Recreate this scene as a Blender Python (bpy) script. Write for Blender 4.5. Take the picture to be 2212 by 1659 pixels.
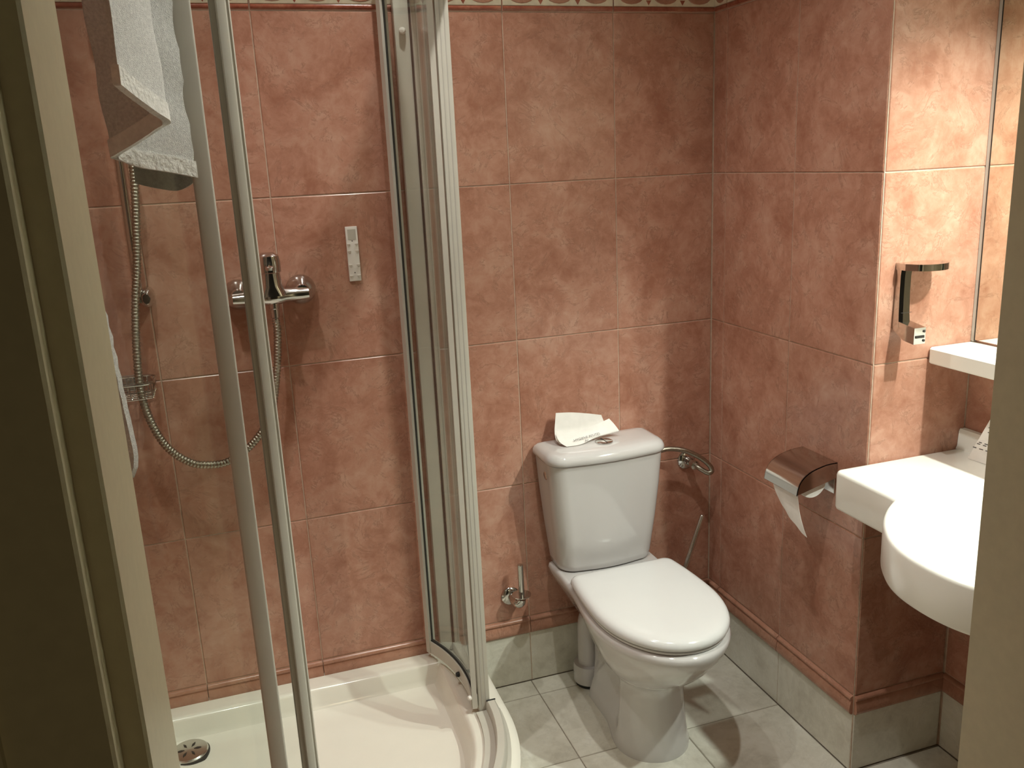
import bpy, bmesh, math, random
from mathutils import Vector, Matrix
random.seed(7)
for o in list(bpy.data.objects): bpy.data.objects.remove(o)
scn = bpy.context.scene
COL = scn.collection
PI = math.pi
# ------------------------------------------------------------------ camera
F_PX = 1881.37
cam_d = bpy.data.cameras.new('camera')
cam_d.sensor_fit = 'HORIZONTAL'; cam_d.sensor_width = 36.0
cam_d.lens = F_PX / 2212 * 36.0; cam_d.clip_start = 0.02
cam = bpy.data.objects.new('camera', cam_d); COL.objects.link(cam)
R_ = Vector((0.94765863, -0.31592881, -0.04617477)); U_ = Vector((0.1209772, 0.2214571, 0.96763695)); F_ = Vector((0.29547866, 0.9225756, -0.24808591))
CAM = Vector((-1.31755, -2.19033, 1.50681))
cam.matrix_world = Matrix(((R_.x, U_.x, -F_.x, CAM.x), (R_.y, U_.y, -F_.y, CAM.y), (R_.z, U_.z, -F_.z, CAM.z), (0, 0, 0, 1)))
scn.camera = cam
# ------------------------------------------------------------------ world, lights, exposure
w = bpy.data.worlds.new('world'); scn.world = w; w.use_nodes = True
w.node_tree.nodes['Background'].inputs[0].default_value = (0.9, 0.75, 0.5, 1)
w.node_tree.nodes['Background'].inputs[1].default_value = 0.012
vs = scn.view_settings
vs.view_transform = 'Standard'; vs.look = 'None'; vs.gamma = 1; vs.use_curve_mapping = False; vs.exposure = 0.06
def spot(name, loc, power, ang, blend, rad, col, aim=None):
    l = bpy.data.lights.new(name, 'SPOT'); l.energy = power; l.spot_size = math.radians(ang); l.spot_blend = blend
    l.shadow_soft_size = rad; l.color = col
    o = bpy.data.objects.new(name, l); COL.objects.link(o); o.location = loc
    if aim: o.rotation_euler = (Vector(aim) - Vector(loc)).to_track_quat('-Z', 'Y').to_euler()
    return o
WARM = (1.0, 0.985, 0.92)
CEIL = 2.50
# recessed ceiling downlights of the room
spot('ceiling_downlight_lamp', (-0.70, -0.92, CEIL - 0.02), 44, 124, 1.0, 0.02, WARM)
spot('ceiling_downlight_lamp', (-1.42, -0.72, CEIL - 0.02), 27, 124, 1.0, 0.02, WARM)
spot('ceiling_downlight_lamp', (-0.86, -0.28, CEIL - 0.02), 16, 124, 1.0, 0.02, WARM)
# halogen lamps under the pelmet over the washbasin
spot('basin_lamp', (0.155, -1.10, 1.955), 24, 130, 0.5, 0.018, (0.93, 1.0, 0.90))
spot('basin_lamp', (0.155, -1.34, 1.955), 60, 130, 0.5, 0.018, (0.93, 1.0, 0.90))
# dim hallway lamp behind the photographer
spot('hallway_lamp', (-0.9, -3.3, 2.3), 11.0, 160, 0.6, 0.06, (1.0, 0.78, 0.45))

# ------------------------------------------------------------------ materials
def newmat(name):
    m = bpy.data.materials.new(name); m.use_nodes = True
    nt = m.node_tree; b = nt.nodes['Principled BSDF']
    return m, nt, b
def N(nt, t, **kw):
    n = nt.nodes.new(t)
    for k, v in kw.items():
        if k in n.inputs: n.inputs[k].default_value = v
        else: setattr(n, k, v)
    return n
def bump(nt, b, src, strength, dist=0.002):
    n = N(nt, 'ShaderNodeBump', Strength=strength, Distance=dist)
    nt.links.new(src, n.inputs['Height']); nt.links.new(n.outputs[0], b.inputs['Normal'])
def plain(name, col, rough=0.4, metal=0.0, nscale=30, var=0.06, bstr=0.0, bdist=0.001, coat=0.0, bscale=None):
    m, nt, b = newmat(name)
    tc = N(nt, 'ShaderNodeTexCoord'); nz = N(nt, 'ShaderNodeTexNoise', Scale=nscale, Detail=4.0)
    nt.links.new(tc.outputs['Object'], nz.inputs['Vector'])
    cr = N(nt, 'ShaderNodeValToRGB')
    cr.color_ramp.elements[0].position = 0.3; cr.color_ramp.elements[1].position = 0.7
    cr.color_ramp.elements[0].color = tuple(c * (1 - var) for c in col) + (1,)
    cr.color_ramp.elements[1].color = tuple(min(1, c * (1 + var * .4)) for c in col) + (1,)
    nt.links.new(nz.outputs['Fac'], cr.inputs[0]); nt.links.new(cr.outputs[0], b.inputs['Base Color'])
    b.inputs['Roughness'].default_value = rough; b.inputs['Metallic'].default_value = metal
    b.inputs['Coat Weight'].default_value = coat; b.inputs['Coat Roughness'].default_value = 0.05
    if bstr:
        n2 = N(nt, 'ShaderNodeTexNoise', Scale=bscale or nscale * 4, Detail=3.0)
        nt.links.new(tc.outputs['Object'], n2.inputs['Vector']); bump(nt, b, n2.outputs['Fac'], bstr, bdist)
    return m
def marble(name, base, light, dark, rough, scale=1.0, vein=0.5):
    m, nt, b = newmat(name); L = nt.links.new
    tc = N(nt, 'ShaderNodeTexCoord'); oi = N(nt, 'ShaderNodeObjectInfo')
    mul = N(nt, 'ShaderNodeMath', operation='MULTIPLY'); mul.inputs[1].default_value = 37.0
    L(oi.outputs['Random'], mul.inputs[0])
    add = N(nt, 'ShaderNodeVectorMath', operation='ADD'); L(tc.outputs['Object'], add.inputs[0]); L(mul.outputs[0], add.inputs[1])
    V = add.outputs[0]
    n1 = N(nt, 'ShaderNodeTexNoise', Scale=9.0 * scale, Detail=6.0, Roughness=0.62, Distortion=0.7); L(V, n1.inputs['Vector'])
    n2 = N(nt, 'ShaderNodeTexNoise', Scale=34.0 * scale, Detail=5.0, Roughness=0.65, Distortion=0.5); L(V, n2.inputs['Vector'])
    n3 = N(nt, 'ShaderNodeTexNoise', Scale=11.0 * scale, Detail=7.0, Roughness=0.72, Distortion=0.7); L(V, n3.inputs['Vector'])
    r1 = N(nt, 'ShaderNodeValToRGB'); e = r1.color_ramp.elements
    e[0].position = 0.37; e[0].color = tuple(dark) + (1,); e[1].position = 0.64; e[1].color = tuple(light) + (1,)
    k = e.new(0.5); k.color = tuple(base) + (1,)
    mx = N(nt, 'ShaderNodeMix', data_type='FLOAT'); mx.inputs[0].default_value = 0.38
    L(n1.outputs['Fac'], mx.inputs[2]); L(n2.outputs['Fac'], mx.inputs[3]); L(mx.outputs[0], r1.inputs[0])
    # thin dark veins where a noise crosses its mean
    sub = N(nt, 'ShaderNodeMath', operation='SUBTRACT'); sub.inputs[1].default_value = 0.5; L(n3.outputs['Fac'], sub.inputs[0])
    ab = N(nt, 'ShaderNodeMath', operation='ABSOLUTE'); L(sub.outputs[0], ab.inputs[0])
    r2 = N(nt, 'ShaderNodeValToRGB'); f = r2.color_ramp.elements
    f[0].position = 0.0; f[0].color = (1, 1, 1, 1); f[1].position = 0.028; f[1].color = (0, 0, 0, 1); L(ab.outputs[0], r2.inputs[0])
    # veins only in places
    r3 = N(nt, 'ShaderNodeValToRGB'); g = r3.color_ramp.elements; g[0].position = 0.44; g[1].position = 0.56
    L(n2.outputs['Fac'], r3.inputs[0])
    vm = N(nt, 'ShaderNodeMath', operation='MULTIPLY'); L(r2.outputs[0], vm.inputs[0]); L(r3.outputs[0], vm.inputs[1])
    vm2 = N(nt, 'ShaderNodeMath', operation='MULTIPLY'); vm2.inputs[1].default_value = vein; L(vm.outputs[0], vm2.inputs[0])
    mc = N(nt, 'ShaderNodeMix', data_type='RGBA'); L(vm2.outputs[0], mc.inputs[0]); L(r1.outputs[0], mc.inputs[6])
    mc.inputs[7].default_value = tuple(c * 0.62 for c in dark) + (1,)
    L(mc.outputs[2], b.inputs['Base Color'])
    b.inputs['Roughness'].default_value = rough
    n4 = N(nt, 'ShaderNodeTexNoise', Scale=16.0, Detail=2.0); L(V, n4.inputs['Vector'])
    bump(nt, b, n4.outputs['Fac'], 0.06, 0.002)
    return m
M = {}
M['tile'] = marble('pink_marbled_ceramic', (0.475, 0.240, 0.166), (0.55, 0.322, 0.234), (0.37, 0.164, 0.106), 0.24)
M['tile_trim'] = marble('pink_moulding_ceramic', (0.44, 0.222, 0.148), (0.50, 0.275, 0.19), (0.36, 0.167, 0.108), 0.2)
M['grey_tile'] = marble('grey_stone_ceramic', (0.70, 0.68, 0.585), (0.78, 0.765, 0.68), (0.56, 0.535, 0.45), 0.34, 0.8, 0.2)
M['grout'] = plain('beige_grout', (0.62, 0.47, 0.36), 0.85, nscale=60, var=0.2)
M['grey_grout'] = plain('grey_grout', (0.30, 0.265, 0.21), 0.85, nscale=60, var=0.2)
M['red_stripe'] = marble('red_glazed_stripe', (0.33, 0.10, 0.06), (0.42, 0.17, 0.10), (0.24, 0.06, 0.035), 0.2, 2.0, 0.1)
M['cream_relief'] = plain('cream_glazed_relief', (0.80, 0.72, 0.56), 0.25, nscale=50, var=0.12)
M['ceramic'] = plain('white_sanitary_ceramic', (0.58, 0.56, 0.545), 0.09, nscale=4, var=0.02, coat=0.5)
M['seat'] = plain('white_seat_plastic', (0.68, 0.675, 0.66), 0.14, nscale=4, var=0.02)
M['counter'] = plain('white_cast_mineral', (0.88, 0.87, 0.80), 0.16, nscale=6, var=0.02)
M['tray'] = plain('cream_acrylic', (0.86, 0.83, 0.73), 0.14, nscale=6, var=0.03)
M['alu'] = plain('white_lacquered_aluminium', (0.56, 0.53, 0.46), 0.38, nscale=12, var=0.04)
M['alu_shade'] = plain('grey_seal_and_groove_shade', (0.50, 0.47, 0.42), 0.5, nscale=12, var=0.05)  # grey of seals and joints, also the painted shade of the post grooves
M['rubber'] = plain('black_rubber', (0.02, 0.02, 0.018), 0.6)
M['chrome'] = plain('polished_chrome', (0.58, 0.565, 0.54), 0.13, 1.0, nscale=8, var=0.03)
M['chrome_dull'] = plain('satin_chrome', (0.62, 0.60, 0.55), 0.24, 1.0, nscale=20, var=0.08)
M['steel_hose'] = plain('braided_steel_hose', (0.42, 0.39, 0.32), 0.28, 1.0, nscale=200, var=0.25, bstr=0.5)
M['paint'] = plain('cream_door_paint', (0.60, 0.545, 0.365), 0.33, nscale=90, var=0.05, bstr=0.15, bdist=0.0006, bscale=160)
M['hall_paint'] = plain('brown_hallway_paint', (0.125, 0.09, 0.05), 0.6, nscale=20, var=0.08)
M['ceiling'] = plain('white_ceiling_paint', (0.74, 0.70, 0.62), 0.8, nscale=30, var=0.03)
M['paper'] = plain('white_tissue_paper', (0.87, 0.84, 0.79), 0.85, nscale=40, var=0.05, bstr=0.3, bdist=0.001, bscale=120)
M['ink'] = plain('dark_print_ink', (0.06, 0.055, 0.06), 0.7)
M['plastic'] = plain('white_plastic', (0.84, 0.80, 0.74), 0.35, nscale=10, var=0.02)
M['dark'] = plain('dark_hole', (0.025, 0.02, 0.016), 0.7)
M['bristle'] = plain('white_brush_bristles', (0.7, 0.68, 0.62), 0.9, bstr=1.0, bscale=300)
M['towel'] = plain('white_terry_cloth', (0.92, 0.92, 0.88), 0.95, nscale=260, var=0.16, bstr=0.8, bdist=0.004, bscale=900)
M['hem'] = plain('white_woven_hem', (0.86, 0.85, 0.80), 0.9, nscale=120, var=0.10, bstr=0.8, bdist=0.003, bscale=150)
def glassmat(name, tint, ior=1.45):
    m, nt, b = newmat(name); nt.nodes.remove(b); L = nt.links.new
    out = nt.nodes['Material Output']
    tr = N(nt, 'ShaderNodeBsdfTransparent'); tr.inputs[0].default_value = tint + (1,)
    gl = N(nt, 'ShaderNodeBsdfGlossy'); gl.inputs['Roughness'].default_value = 0.02
    fr = N(nt, 'ShaderNodeFresnel'); 
    gm = N(nt, 'ShaderNodeNewGeometry'); io = N(nt, 'ShaderNodeMapRange'); io.inputs[3].default_value = ior; io.inputs[4].default_value = 1 / ior
    L(gm.outputs['Backfacing'], io.inputs[0]); L(io.outputs[0], fr.inputs[0])
    tc = N(nt, 'ShaderNodeTexCoord'); nz = N(nt, 'ShaderNodeTexNoise', Scale=6.0, Detail=3.0); L(tc.outputs['Object'], nz.inputs[0])
    mr = N(nt, 'ShaderNodeMapRange'); mr.inputs[3].default_value = 0.015; mr.inputs[4].default_value = 0.06
    L(nz.outputs['Fac'], mr.inputs[0]); L(mr.outputs[0], gl.inputs['Roughness'])
    mx = N(nt, 'ShaderNodeMixShader'); L(fr.outputs[0], mx.inputs[0]); L(tr.outputs[0], mx.inputs[1]); L(gl.outputs[0], mx.inputs[2])
    L(mx.outputs[0], out.inputs[0]); return m
M['glass'] = glassmat('clear_shower_glass', (0.95, 0.965, 0.95))
mm, nt, b = newmat('silvered_mirror')
b.inputs['Base Color'].default_value = (0.86, 0.88, 0.80, 1); b.inputs['Metallic'].default_value = 1; b.inputs['Roughness'].default_value = 0.01
M['mirror'] = mm

# ------------------------------------------------------------------ mesh helpers
class MB:
    def __init__(s): s.v = []; s.f = []
    def add(s, vs_, fs):
        n = len(s.v); s.v += [tuple(p) for p in vs_]; s.f += [tuple(i + n for i in f) for f in fs]; return s
    def box(s, x0, x1, y0, y1, z0, z1, bev=0.0):
        if bev <= 0:
            vs_ = [(x, y, z) for z in (z0, z1) for y in (y0, y1) for x in (x0, x1)]
            return s.add(vs_, [(0, 2, 3, 1), (4, 5, 7, 6), (0, 1, 5, 4), (2, 6, 7, 3), (0, 4, 6, 2), (1, 3, 7, 5)])
        bm = bmesh.new(); bmesh.ops.create_cube(bm, size=1)
        for v in bm.verts: v.co = Vector(((x0 + x1) / 2 + v.co.x * (x1 - x0), (y0 + y1) / 2 + v.co.y * (y1 - y0), (z0 + z1) / 2 + v.co.z * (z1 - z0)))
        bmesh.ops.bevel(bm, geom=list(bm.edges), offset=bev, segments=3, profile=0.5, affect='EDGES')
        return s.bm(bm)
    def bm(s, bm):
        bm.verts.index_update()
        s.add([v.co[:] for v in bm.verts], [[v.index for v in f.verts] for f in bm.faces]); bm.free(); return s
    def loft(s, loops, cap0=True, cap1=True, closed=True):
        n = len(loops[0]); vs_ = [p for l in loops for p in l]; fs = []
        for i in range(len(loops) - 1):
            for j in range(n if closed else n - 1):
                k = (j + 1) % n; fs.append((i * n + j, i * n + k, (i + 1) * n + k, (i + 1) * n + j))
        if cap0: fs.append(tuple(range(n - 1, -1, -1)))
        if cap1: fs.append(tuple((len(loops) - 1) * n + j for j in range(n)))
        return s.add(vs_, fs)
    def tube(s, pts, r, seg=12, cap=True):
        pts = [Vector(p) for p in pts]; n = len(pts); rs = r if isinstance(r, (list, tuple)) else [r] * n
        loops = []; up = None
        for i, p in enumerate(pts):
            t = (pts[min(i + 1, n - 1)] - pts[max(i - 1, 0)]).normalized()
            if up is None:
                up = Vector((0, 0, 1)) if abs(t.z) < 0.9 else Vector((0, 1, 0))
            a = (up - t * up.dot(t)).normalized(); up = a; bb = t.cross(a)
            loops.append([p + (a * math.cos(2 * PI * k / seg) + bb * math.sin(2 * PI * k / seg)) * rs[i] for k in range(seg)])
        return s.loft(loops, cap, cap)
    def lathe(s, prof, org, axis=(0, 0, 1), seg=32):
        """prof: list of (radius, height along axis)"""
        ax = Vector(axis).normalized(); a = ax.orthogonal().normalized(); bb = ax.cross(a); org = Vector(org)
        loops = [[org + ax * h + (a * math.cos(2 * PI * k / seg) + bb * math.sin(2 * PI * k / seg)) * max(r, 1e-5) for k in range(seg)] for r, h in prof]
        return s.loft(loops)
    def sheet(s, grid, th):
        """grid of points [i][j] -> thin closed sheet of thickness th"""
        ni, nj = len(grid), len(grid[0]); G = [[Vector(p) for p in r] for r in grid]; A = []; B = []
        for i in range(ni):
            for j in range(nj):
                du = G[min(i + 1, ni - 1)][j] - G[max(i - 1, 0)][j]; dv = G[i][min(j + 1, nj - 1)] - G[i][max(j - 1, 0)]
                n = du.cross(dv); n = n.normalized() if n.length > 1e-12 else Vector((0, 1, 0))
                A.append(G[i][j] + n * th / 2); B.append(G[i][j] - n * th / 2)
        fs = []; K = ni * nj; id_ = lambda i, j: i * nj + j
        for i in range(ni - 1):
            for j in range(nj - 1):
                fs.append((id_(i, j), id_(i + 1, j), id_(i + 1, j + 1), id_(i, j + 1)))
                fs.append((K + id_(i, j), K + id_(i, j + 1), K + id_(i + 1, j + 1), K + id_(i + 1, j)))
        rim = [id_(0, j) for j in range(nj)] + [id_(i, nj - 1) for i in range(1, ni)] + [id_(ni - 1, j) for j in range(nj - 2, -1, -1)] + [id_(i, 0) for i in range(ni - 2, 0, -1)]
        for a, c in zip(rim, rim[1:] + rim[:1]): fs.append((a, c, K + c, K + a))
        return s.add(A + B, fs)
    def mesh(s, name, mat, smooth=True, angle=40):
        me = bpy.data.meshes.new(name); me.from_pydata(s.v, [], s.f); me.validate()
        bm = bmesh.new(); bm.from_mesh(me); bmesh.ops.recalc_face_normals(bm, faces=bm.faces); bm.to_mesh(me); bm.free()
        me.materials.append(mat)
        if smooth:
            me.polygons.foreach_set('use_smooth', [True] * len(me.polygons))
            me.set_sharp_from_angle(angle=math.radians(angle))
        return me
    def build(s, name, mat, parent=None, smooth=True, angle=40):
        o = bpy.data.objects.new(name, s.mesh(name, M[mat] if isinstance(mat, str) else mat, smooth, angle)); COL.objects.link(o)
        if parent is not None: attach(o, parent)
        return o
def attach(o, parent):
    o.parent = parent; q = parent; off = Vector((0, 0, 0))
    while q is not None: off += q.location; q = q.parent
    o.matrix_parent_inverse = Matrix.Translation(-off) if parent.parent is None else Matrix.Identity(4)
    return o
def thing(name, loc, label, cat, group=None):
    o = bpy.data.objects.new(name, None); COL.objects.link(o); o.location = loc; o.empty_display_size = 0.05
    o['label'] = label; o['category'] = cat
    if group: o['group'] = group
    return o
def tag(o, label, cat, group=None):
    o['label'] = label; o['category'] = cat
    if group: o['group'] = group
    return o
def struct(o, label=None, cat=None):
    o['kind'] = 'structure'
    if label: o['label'] = label
    if cat: o['category'] = cat
    return o
def catmull(pts, per=10):
    P = [Vector(p) for p in pts]; P = [P[0] * 2 - P[1]] + P + [P[-1] * 2 - P[-2]]; out = []
    for i in range(1, len(P) - 2):
        for k in range(per):
            t = k / per; a, b_, c, d = P[i - 1:i + 3]
            out.append(0.5 * ((2 * b_) + (c - a) * t + (2 * a - 5 * b_ + 4 * c - d) * t * t + (3 * b_ - a - 3 * c + d) * t ** 3))
    out.append(P[-2]); return out
def resample(pts, step):
    out = [pts[0].copy()]; acc = 0.0
    for a, c in zip(pts, pts[1:]):
        L = (c - a).length; d = step - acc
        while d <= L: out.append(a + (c - a) * (d / L)); d += step
        acc = (acc + L) % step if True else 0
        acc = L - (d - step)
    return out
def rrect(x0, x1, y0, y1, r, z, seg=6):
    pts = []
    for cx, cy, a0 in ((x1 - r, y1 - r, 0), (x0 + r, y1 - r, PI / 2), (x0 + r, y0 + r, PI), (x1 - r, y0 + r, 1.5 * PI)):
        for k in range(seg + 1):
            a = a0 + PI / 2 * k / seg; pts.append((cx + r * math.cos(a), cy + r * math.sin(a), z))
    return pts
def inset(poly, d):
    n = len(poly); out = []
    for i in range(n):
        a, b_, c = Vector(poly[i - 1]), Vector(poly[i]), Vector(poly[(i + 1) % n])
        e1 = (b_ - a); e2 = (c - b_); e1.normalize(); e2.normalize()
        n1 = Vector((-e1.y, e1.x)); n2 = Vector((-e2.y, e2.x)); m = n1 + n2
        m = m / max(0.35, m.dot(m) / 2) if m.length > 1e-6 else n1
        out.append((b_.x + m.x * d, b_.y + m.y * d))
    return out

# ------------------------------------------------------------------ room shell
X_L = -1.67; Y_RET = -0.672; X_M = 0.272; Y_D = -1.55
W_T = 0.30; H_T = 0.4117; Z_SK = 0.160; Z_TR = 0.2128; Z_B0 = 1.8632; Z_B1 = 1.945
ZS = [Z_TR + H_T * i for i in range(4)] + [Z_B0]
G = 0.0026          # joint width
D_ = 0.0022         # how far a tile stands proud of the grout
wall_back = struct(MB().box(X_L - 0.1, 0.42, D_, 0.12, 0, CEIL).build('wall_back', 'grout', smooth=False), 'pink tiled back wall behind the shower and the toilet', 'wall')
wall_right = struct(MB().box(D_, 0.12, -0.60, D_, 0, CEIL).build('wall_right', 'grout', smooth=False), 'pink tiled wall right of the toilet with the paper holder', 'wall')
wall_niche = struct(MB().box(D_, 0.42, Y_RET + D_, -0.60, 0, CEIL).build('wall_niche', 'grout', smooth=False), 'brightly lit tiled wall at the end of the washbasin niche', 'wall')
wall_mirror = struct(MB().box(X_M + D_, 0.42, Y_D, Y_RET + D_, 0, CEIL).build('wall_mirror', 'grout', smooth=False), 'tiled wall behind the mirror and the washbasin', 'wall')
wall_left = struct(MB().box(X_L - 0.1, X_L, Y_D, D_, 0, CEIL).build('wall_left', 'grout', smooth=False), 'tiled wall left of the shower', 'wall')
floor = struct(MB().box(X_L - 0.1, 0.42, Y_D - 0.12, D_, -0.06, -0.0015).build('floor', 'grey_grout', smooth=False), 'pale grey stone tiled floor in front of the toilet', 'floor')
struct(MB().box(X_L - 0.1, 0.42, -1.74, D_, CEIL, CEIL + 0.05).build('ceiling', 'ceiling', smooth=False), 'white ceiling over the bathroom', 'ceiling')

tile_cache = {}
def tile_mesh(w_, h_, kind):
    key = (round(w_, 4), round(h_, 4), kind)
    if key not in tile_cache:
        a, c, bv = w_ / 2, h_ / 2, 0.0016
        lo = [[(-a, D_, -c), (a, D_, -c), (a, D_, c), (-a, D_, c)], [(-a, 0.0012, -c), (a, 0.0012, -c), (a, 0.0012, c), (-a, 0.0012, c)],
              [(-a + bv, 0, -c + bv), (a - bv, 0, -c + bv), (a - bv, 0, c - bv), (-a + bv, 0, c - bv)]]
        tile_cache[key] = MB().loft(lo).mesh(kind, M['grey_tile'] if kind != 'tile' else M['tile'], False)
    return tile_cache[key]
# (wall, function u -> world xy on the face, angle)
WALLS = {
    'back': (wall_back, lambda u: (u, 0.0), 0.0),
    'right': (wall_right, lambda u: (0.0, -u), -PI / 2),
    'niche': (wall_niche, lambda u: (u, Y_RET), 0.0),
    'mirror': (wall_mirror, lambda u: (X_M, Y_RET - u), -PI / 2),
}
def put(wall, mesh, name, u, z):
    root, fn, ang = WALLS[wall]; o = bpy.data.objects.new(name, mesh); COL.objects.link(o)
    x, y = fn(u); o.location = (x, y, z); o.rotation_euler = (0, 0, ang); o.parent = root; return o
def tile(wall, u0, u1, z0, z1, kind='tile'):
    return put(wall, tile_mesh(u1 - u0 - G, z1 - z0 - G, kind), kind, (u0 + u1) / 2, (z0 + z1) / 2)
def trim_mesh(w_):
    key = (round(w_, 4), 'trim')
    if key not in tile_cache:
        h = Z_TR - Z_SK - 0.002; a = w_ / 2
        prof = [(D_, 0), (-0.004, 0), (-0.0075, 0.004), (-0.0085, 0.012), (-0.007, 0.024), (-0.0045, 0.033), (-0.003, 0.0365), (-0.006, 0.0385), (-0.0075, 0.042), (-0.006, 0.0465), (-0.001, 0.049), (D_, h)]
        tile_cache[key] = MB().loft([[(x, y, z - h / 2) for y, z in prof] for x in (-a, a)]).mesh('trim_tile', M['tile_trim'], True, 50)
    return tile_cache[key]
def trim(wall, u0, u1):
    return put(wall, trim_mesh(u1 - u0 - 0.002), 'trim_tile', (u0 + u1) / 2, (Z_SK + Z_TR) / 2)
UB = [X_L + 0.002, -1.4962, -1.1962, -0.8962, -0.5962, -0.2962, -0.0005]
UR = [0.0005, 0.0634, 0.3679, 0.6695]
UN = [0.003, 0.2705]
UM = [0.002, 0.28, 0.58, 0.876]
for wl, U in (('back', UB), ('right', UR), ('niche', UN), ('mirror', UM)):
    for u0, u1 in zip(U, U[1:]):
        for z0, z1 in zip(ZS, ZS[1:]):
            if wl == 'mirror' and z0 > 0.3: continue          # behind mirror and basin
            tile(wl, u0, u1, z0, z1)
        trim(wl, u0, u1)
        if not (wl == 'back' and u1 < -0.85):
            tile(wl, max(u0, -0.80) if wl == 'back' else u0, u1, 0.0, Z_SK, 'skirting_tile')
# the wall surface above the border (out of the picture) and behind the mirror
def cladding(parent, mb): o = mb.build('upper_tile_field', 'tile', parent, False); o['kind'] = 'stuff'; return o
cladding(wall_back, MB().box(X_L + 0.002, 0, 0, D_, Z_B1, CEIL - 0.002))
cladding(wall_right, MB().box(0, D_, Y_RET + 0.004, 0, Z_B1, CEIL - 0.002))
cladding(wall_niche, MB().box(0.003, X_M, Y_RET, Y_RET + D_, Z_B1, CEIL - 0.002))
cladding(wall_mirror, MB().box(X_M, X_M + D_, Y_D, Y_RET, Z_TR + H_T + 0.002, CEIL - 0.002))
o = cladding(wall_left, MB().box(X_L, X_L + 0.0015, Y_D, 0, 0.17, CEIL - 0.002)); o.name = 'wall_tile_field'
# decorative border: pink slab, red stripe, cream scallops with dark darts between
def border(wall, u0, u1):
    w_ = u1 - u0 - G; h = Z_B1 - Z_B0 - G
    base = put(wall, tile_mesh(w_, h, 'tile'), 'border_tile', (u0 + u1) / 2, (Z_B0 + Z_B1) / 2)
    def sub(mb, name, mat, angle=40):
        o = bpy.data.objects.new(name, mb.mesh(name, M[mat], True, angle)); COL.objects.link(o); o.parent = base; return o
    zb = -h / 2
    s_ = MB()
    prof = [(0, 0.0025), (-0.002, 0.003), (-0.0032, 0.005), (-0.0032, 0.0095), (-0.002, 0.0115), (0, 0.012)]
    s_.loft([[(x, y, zb + z) for y, z in prof] for x in (-w_ / 2 + 0.001, w_ / 2 - 0.001)]); sub(s_, 'red_stripe', 'red_stripe')
    s_ = MB(); prof = [(0, 0.0128), (-0.0016, 0.0132), (-0.0024, 0.0145), (-0.0024, 0.060), (-0.0012, 0.0612), (0, 0.0615)]
    s_.loft([[(x, y, zb + z) for y, z in prof] for x in (-w_ / 2 + 0.0008, w_ / 2 - 0.0008)]); sub(s_, 'cream_band', 'cream_relief')
    n = max(1, round((u1 - u0) / 0.10)); p = (u1 - u0) / n
    for k in range(n):
        c = -w_ / 2 + p * (k + 0.5); mb = MB(); S = 16; hw = min(0.036, p / 2 - 0.006)
        lens = [(c + hw * math.cos(2 * PI * i / S), zb + 0.037 + 0.0195 * math.sin(2 * PI * i / S)) for i in range(S)]
        mb.loft([[(x, -0.0022, z) for x, z in lens], [(c + (x - c) * 0.94, -0.0040, zb + 0.037 + (z - zb - 0.037) * 0.9) for x, z in lens]]); sub(mb, 'pink_lens', 'tile_trim')
        if k < n - 1:
            d = MB(); xd = c + p / 2
            d.add([(xd - 0.0085, -0.0022, zb + 0.028), (xd + 0.0085, -0.0022, zb + 0.028), (xd, -0.0022, zb + 0.0142), (xd, -0.0042, zb + 0.024)], [(0, 2, 3), (2, 1, 3), (1, 0, 3), (0, 1, 2)])
            sub(d, 'red_dart', 'red_stripe')
for wl, U in (('back', UB), ('right', UR), ('niche', UN)):
    for u0, u1 in zip(U, U[1:]): border(wl, u0, u1)
# floor tiles, 30 cm square
XF = [-1.20, -0.90, -0.60, -0.30, 0.0]; YF = [0.0, -0.075, -0.375, -0.675, -0.975, -1.275, Y_D]
def floor_tile(x0, x1, y0, y1):
    a, c = (x1 - x0 - 0.003) / 2, (y1 - y0 - 0.003) / 2; key = (round(a, 4), round(c, 4), 'floor')
    if key not in tile_cache:
        bv = 0.001
        tile_cache[key] = MB().loft([[(-a, -c, -0.0015), (a, -c, -0.0015), (a, c, -0.0015), (-a, c, -0.0015)], [(-a + bv, -c + bv, 0), (a - bv, -c + bv, 0), (a - bv, c - bv, 0), (-a + bv, c - bv, 0)]]).mesh('floor_tile', M['grey_tile'], False)
    o = bpy.data.objects.new('floor_tile', tile_cache[key]); COL.objects.link(o); o.location = ((x0 + x1) / 2, (y0 + y1) / 2, 0); o.parent = floor
for x0, x1 in zip(XF, XF[1:]):
    for y1, y0 in zip(YF, YF[1:]):
        if x1 < -0.85 and y0 > -0.7: continue
        floor_tile(x0, x1, y0, y1)
for y1, y0 in zip(YF[3:], YF[4:]): floor_tile(0.0, X_M, max(y0, Y_D), min(y1, Y_RET))
# silicone beads
MB().box(X_L, -0.80, -0.006, 0, 0.166, 0.174, 0.002).build('silicone_bead', 'tray', wall_back)

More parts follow.
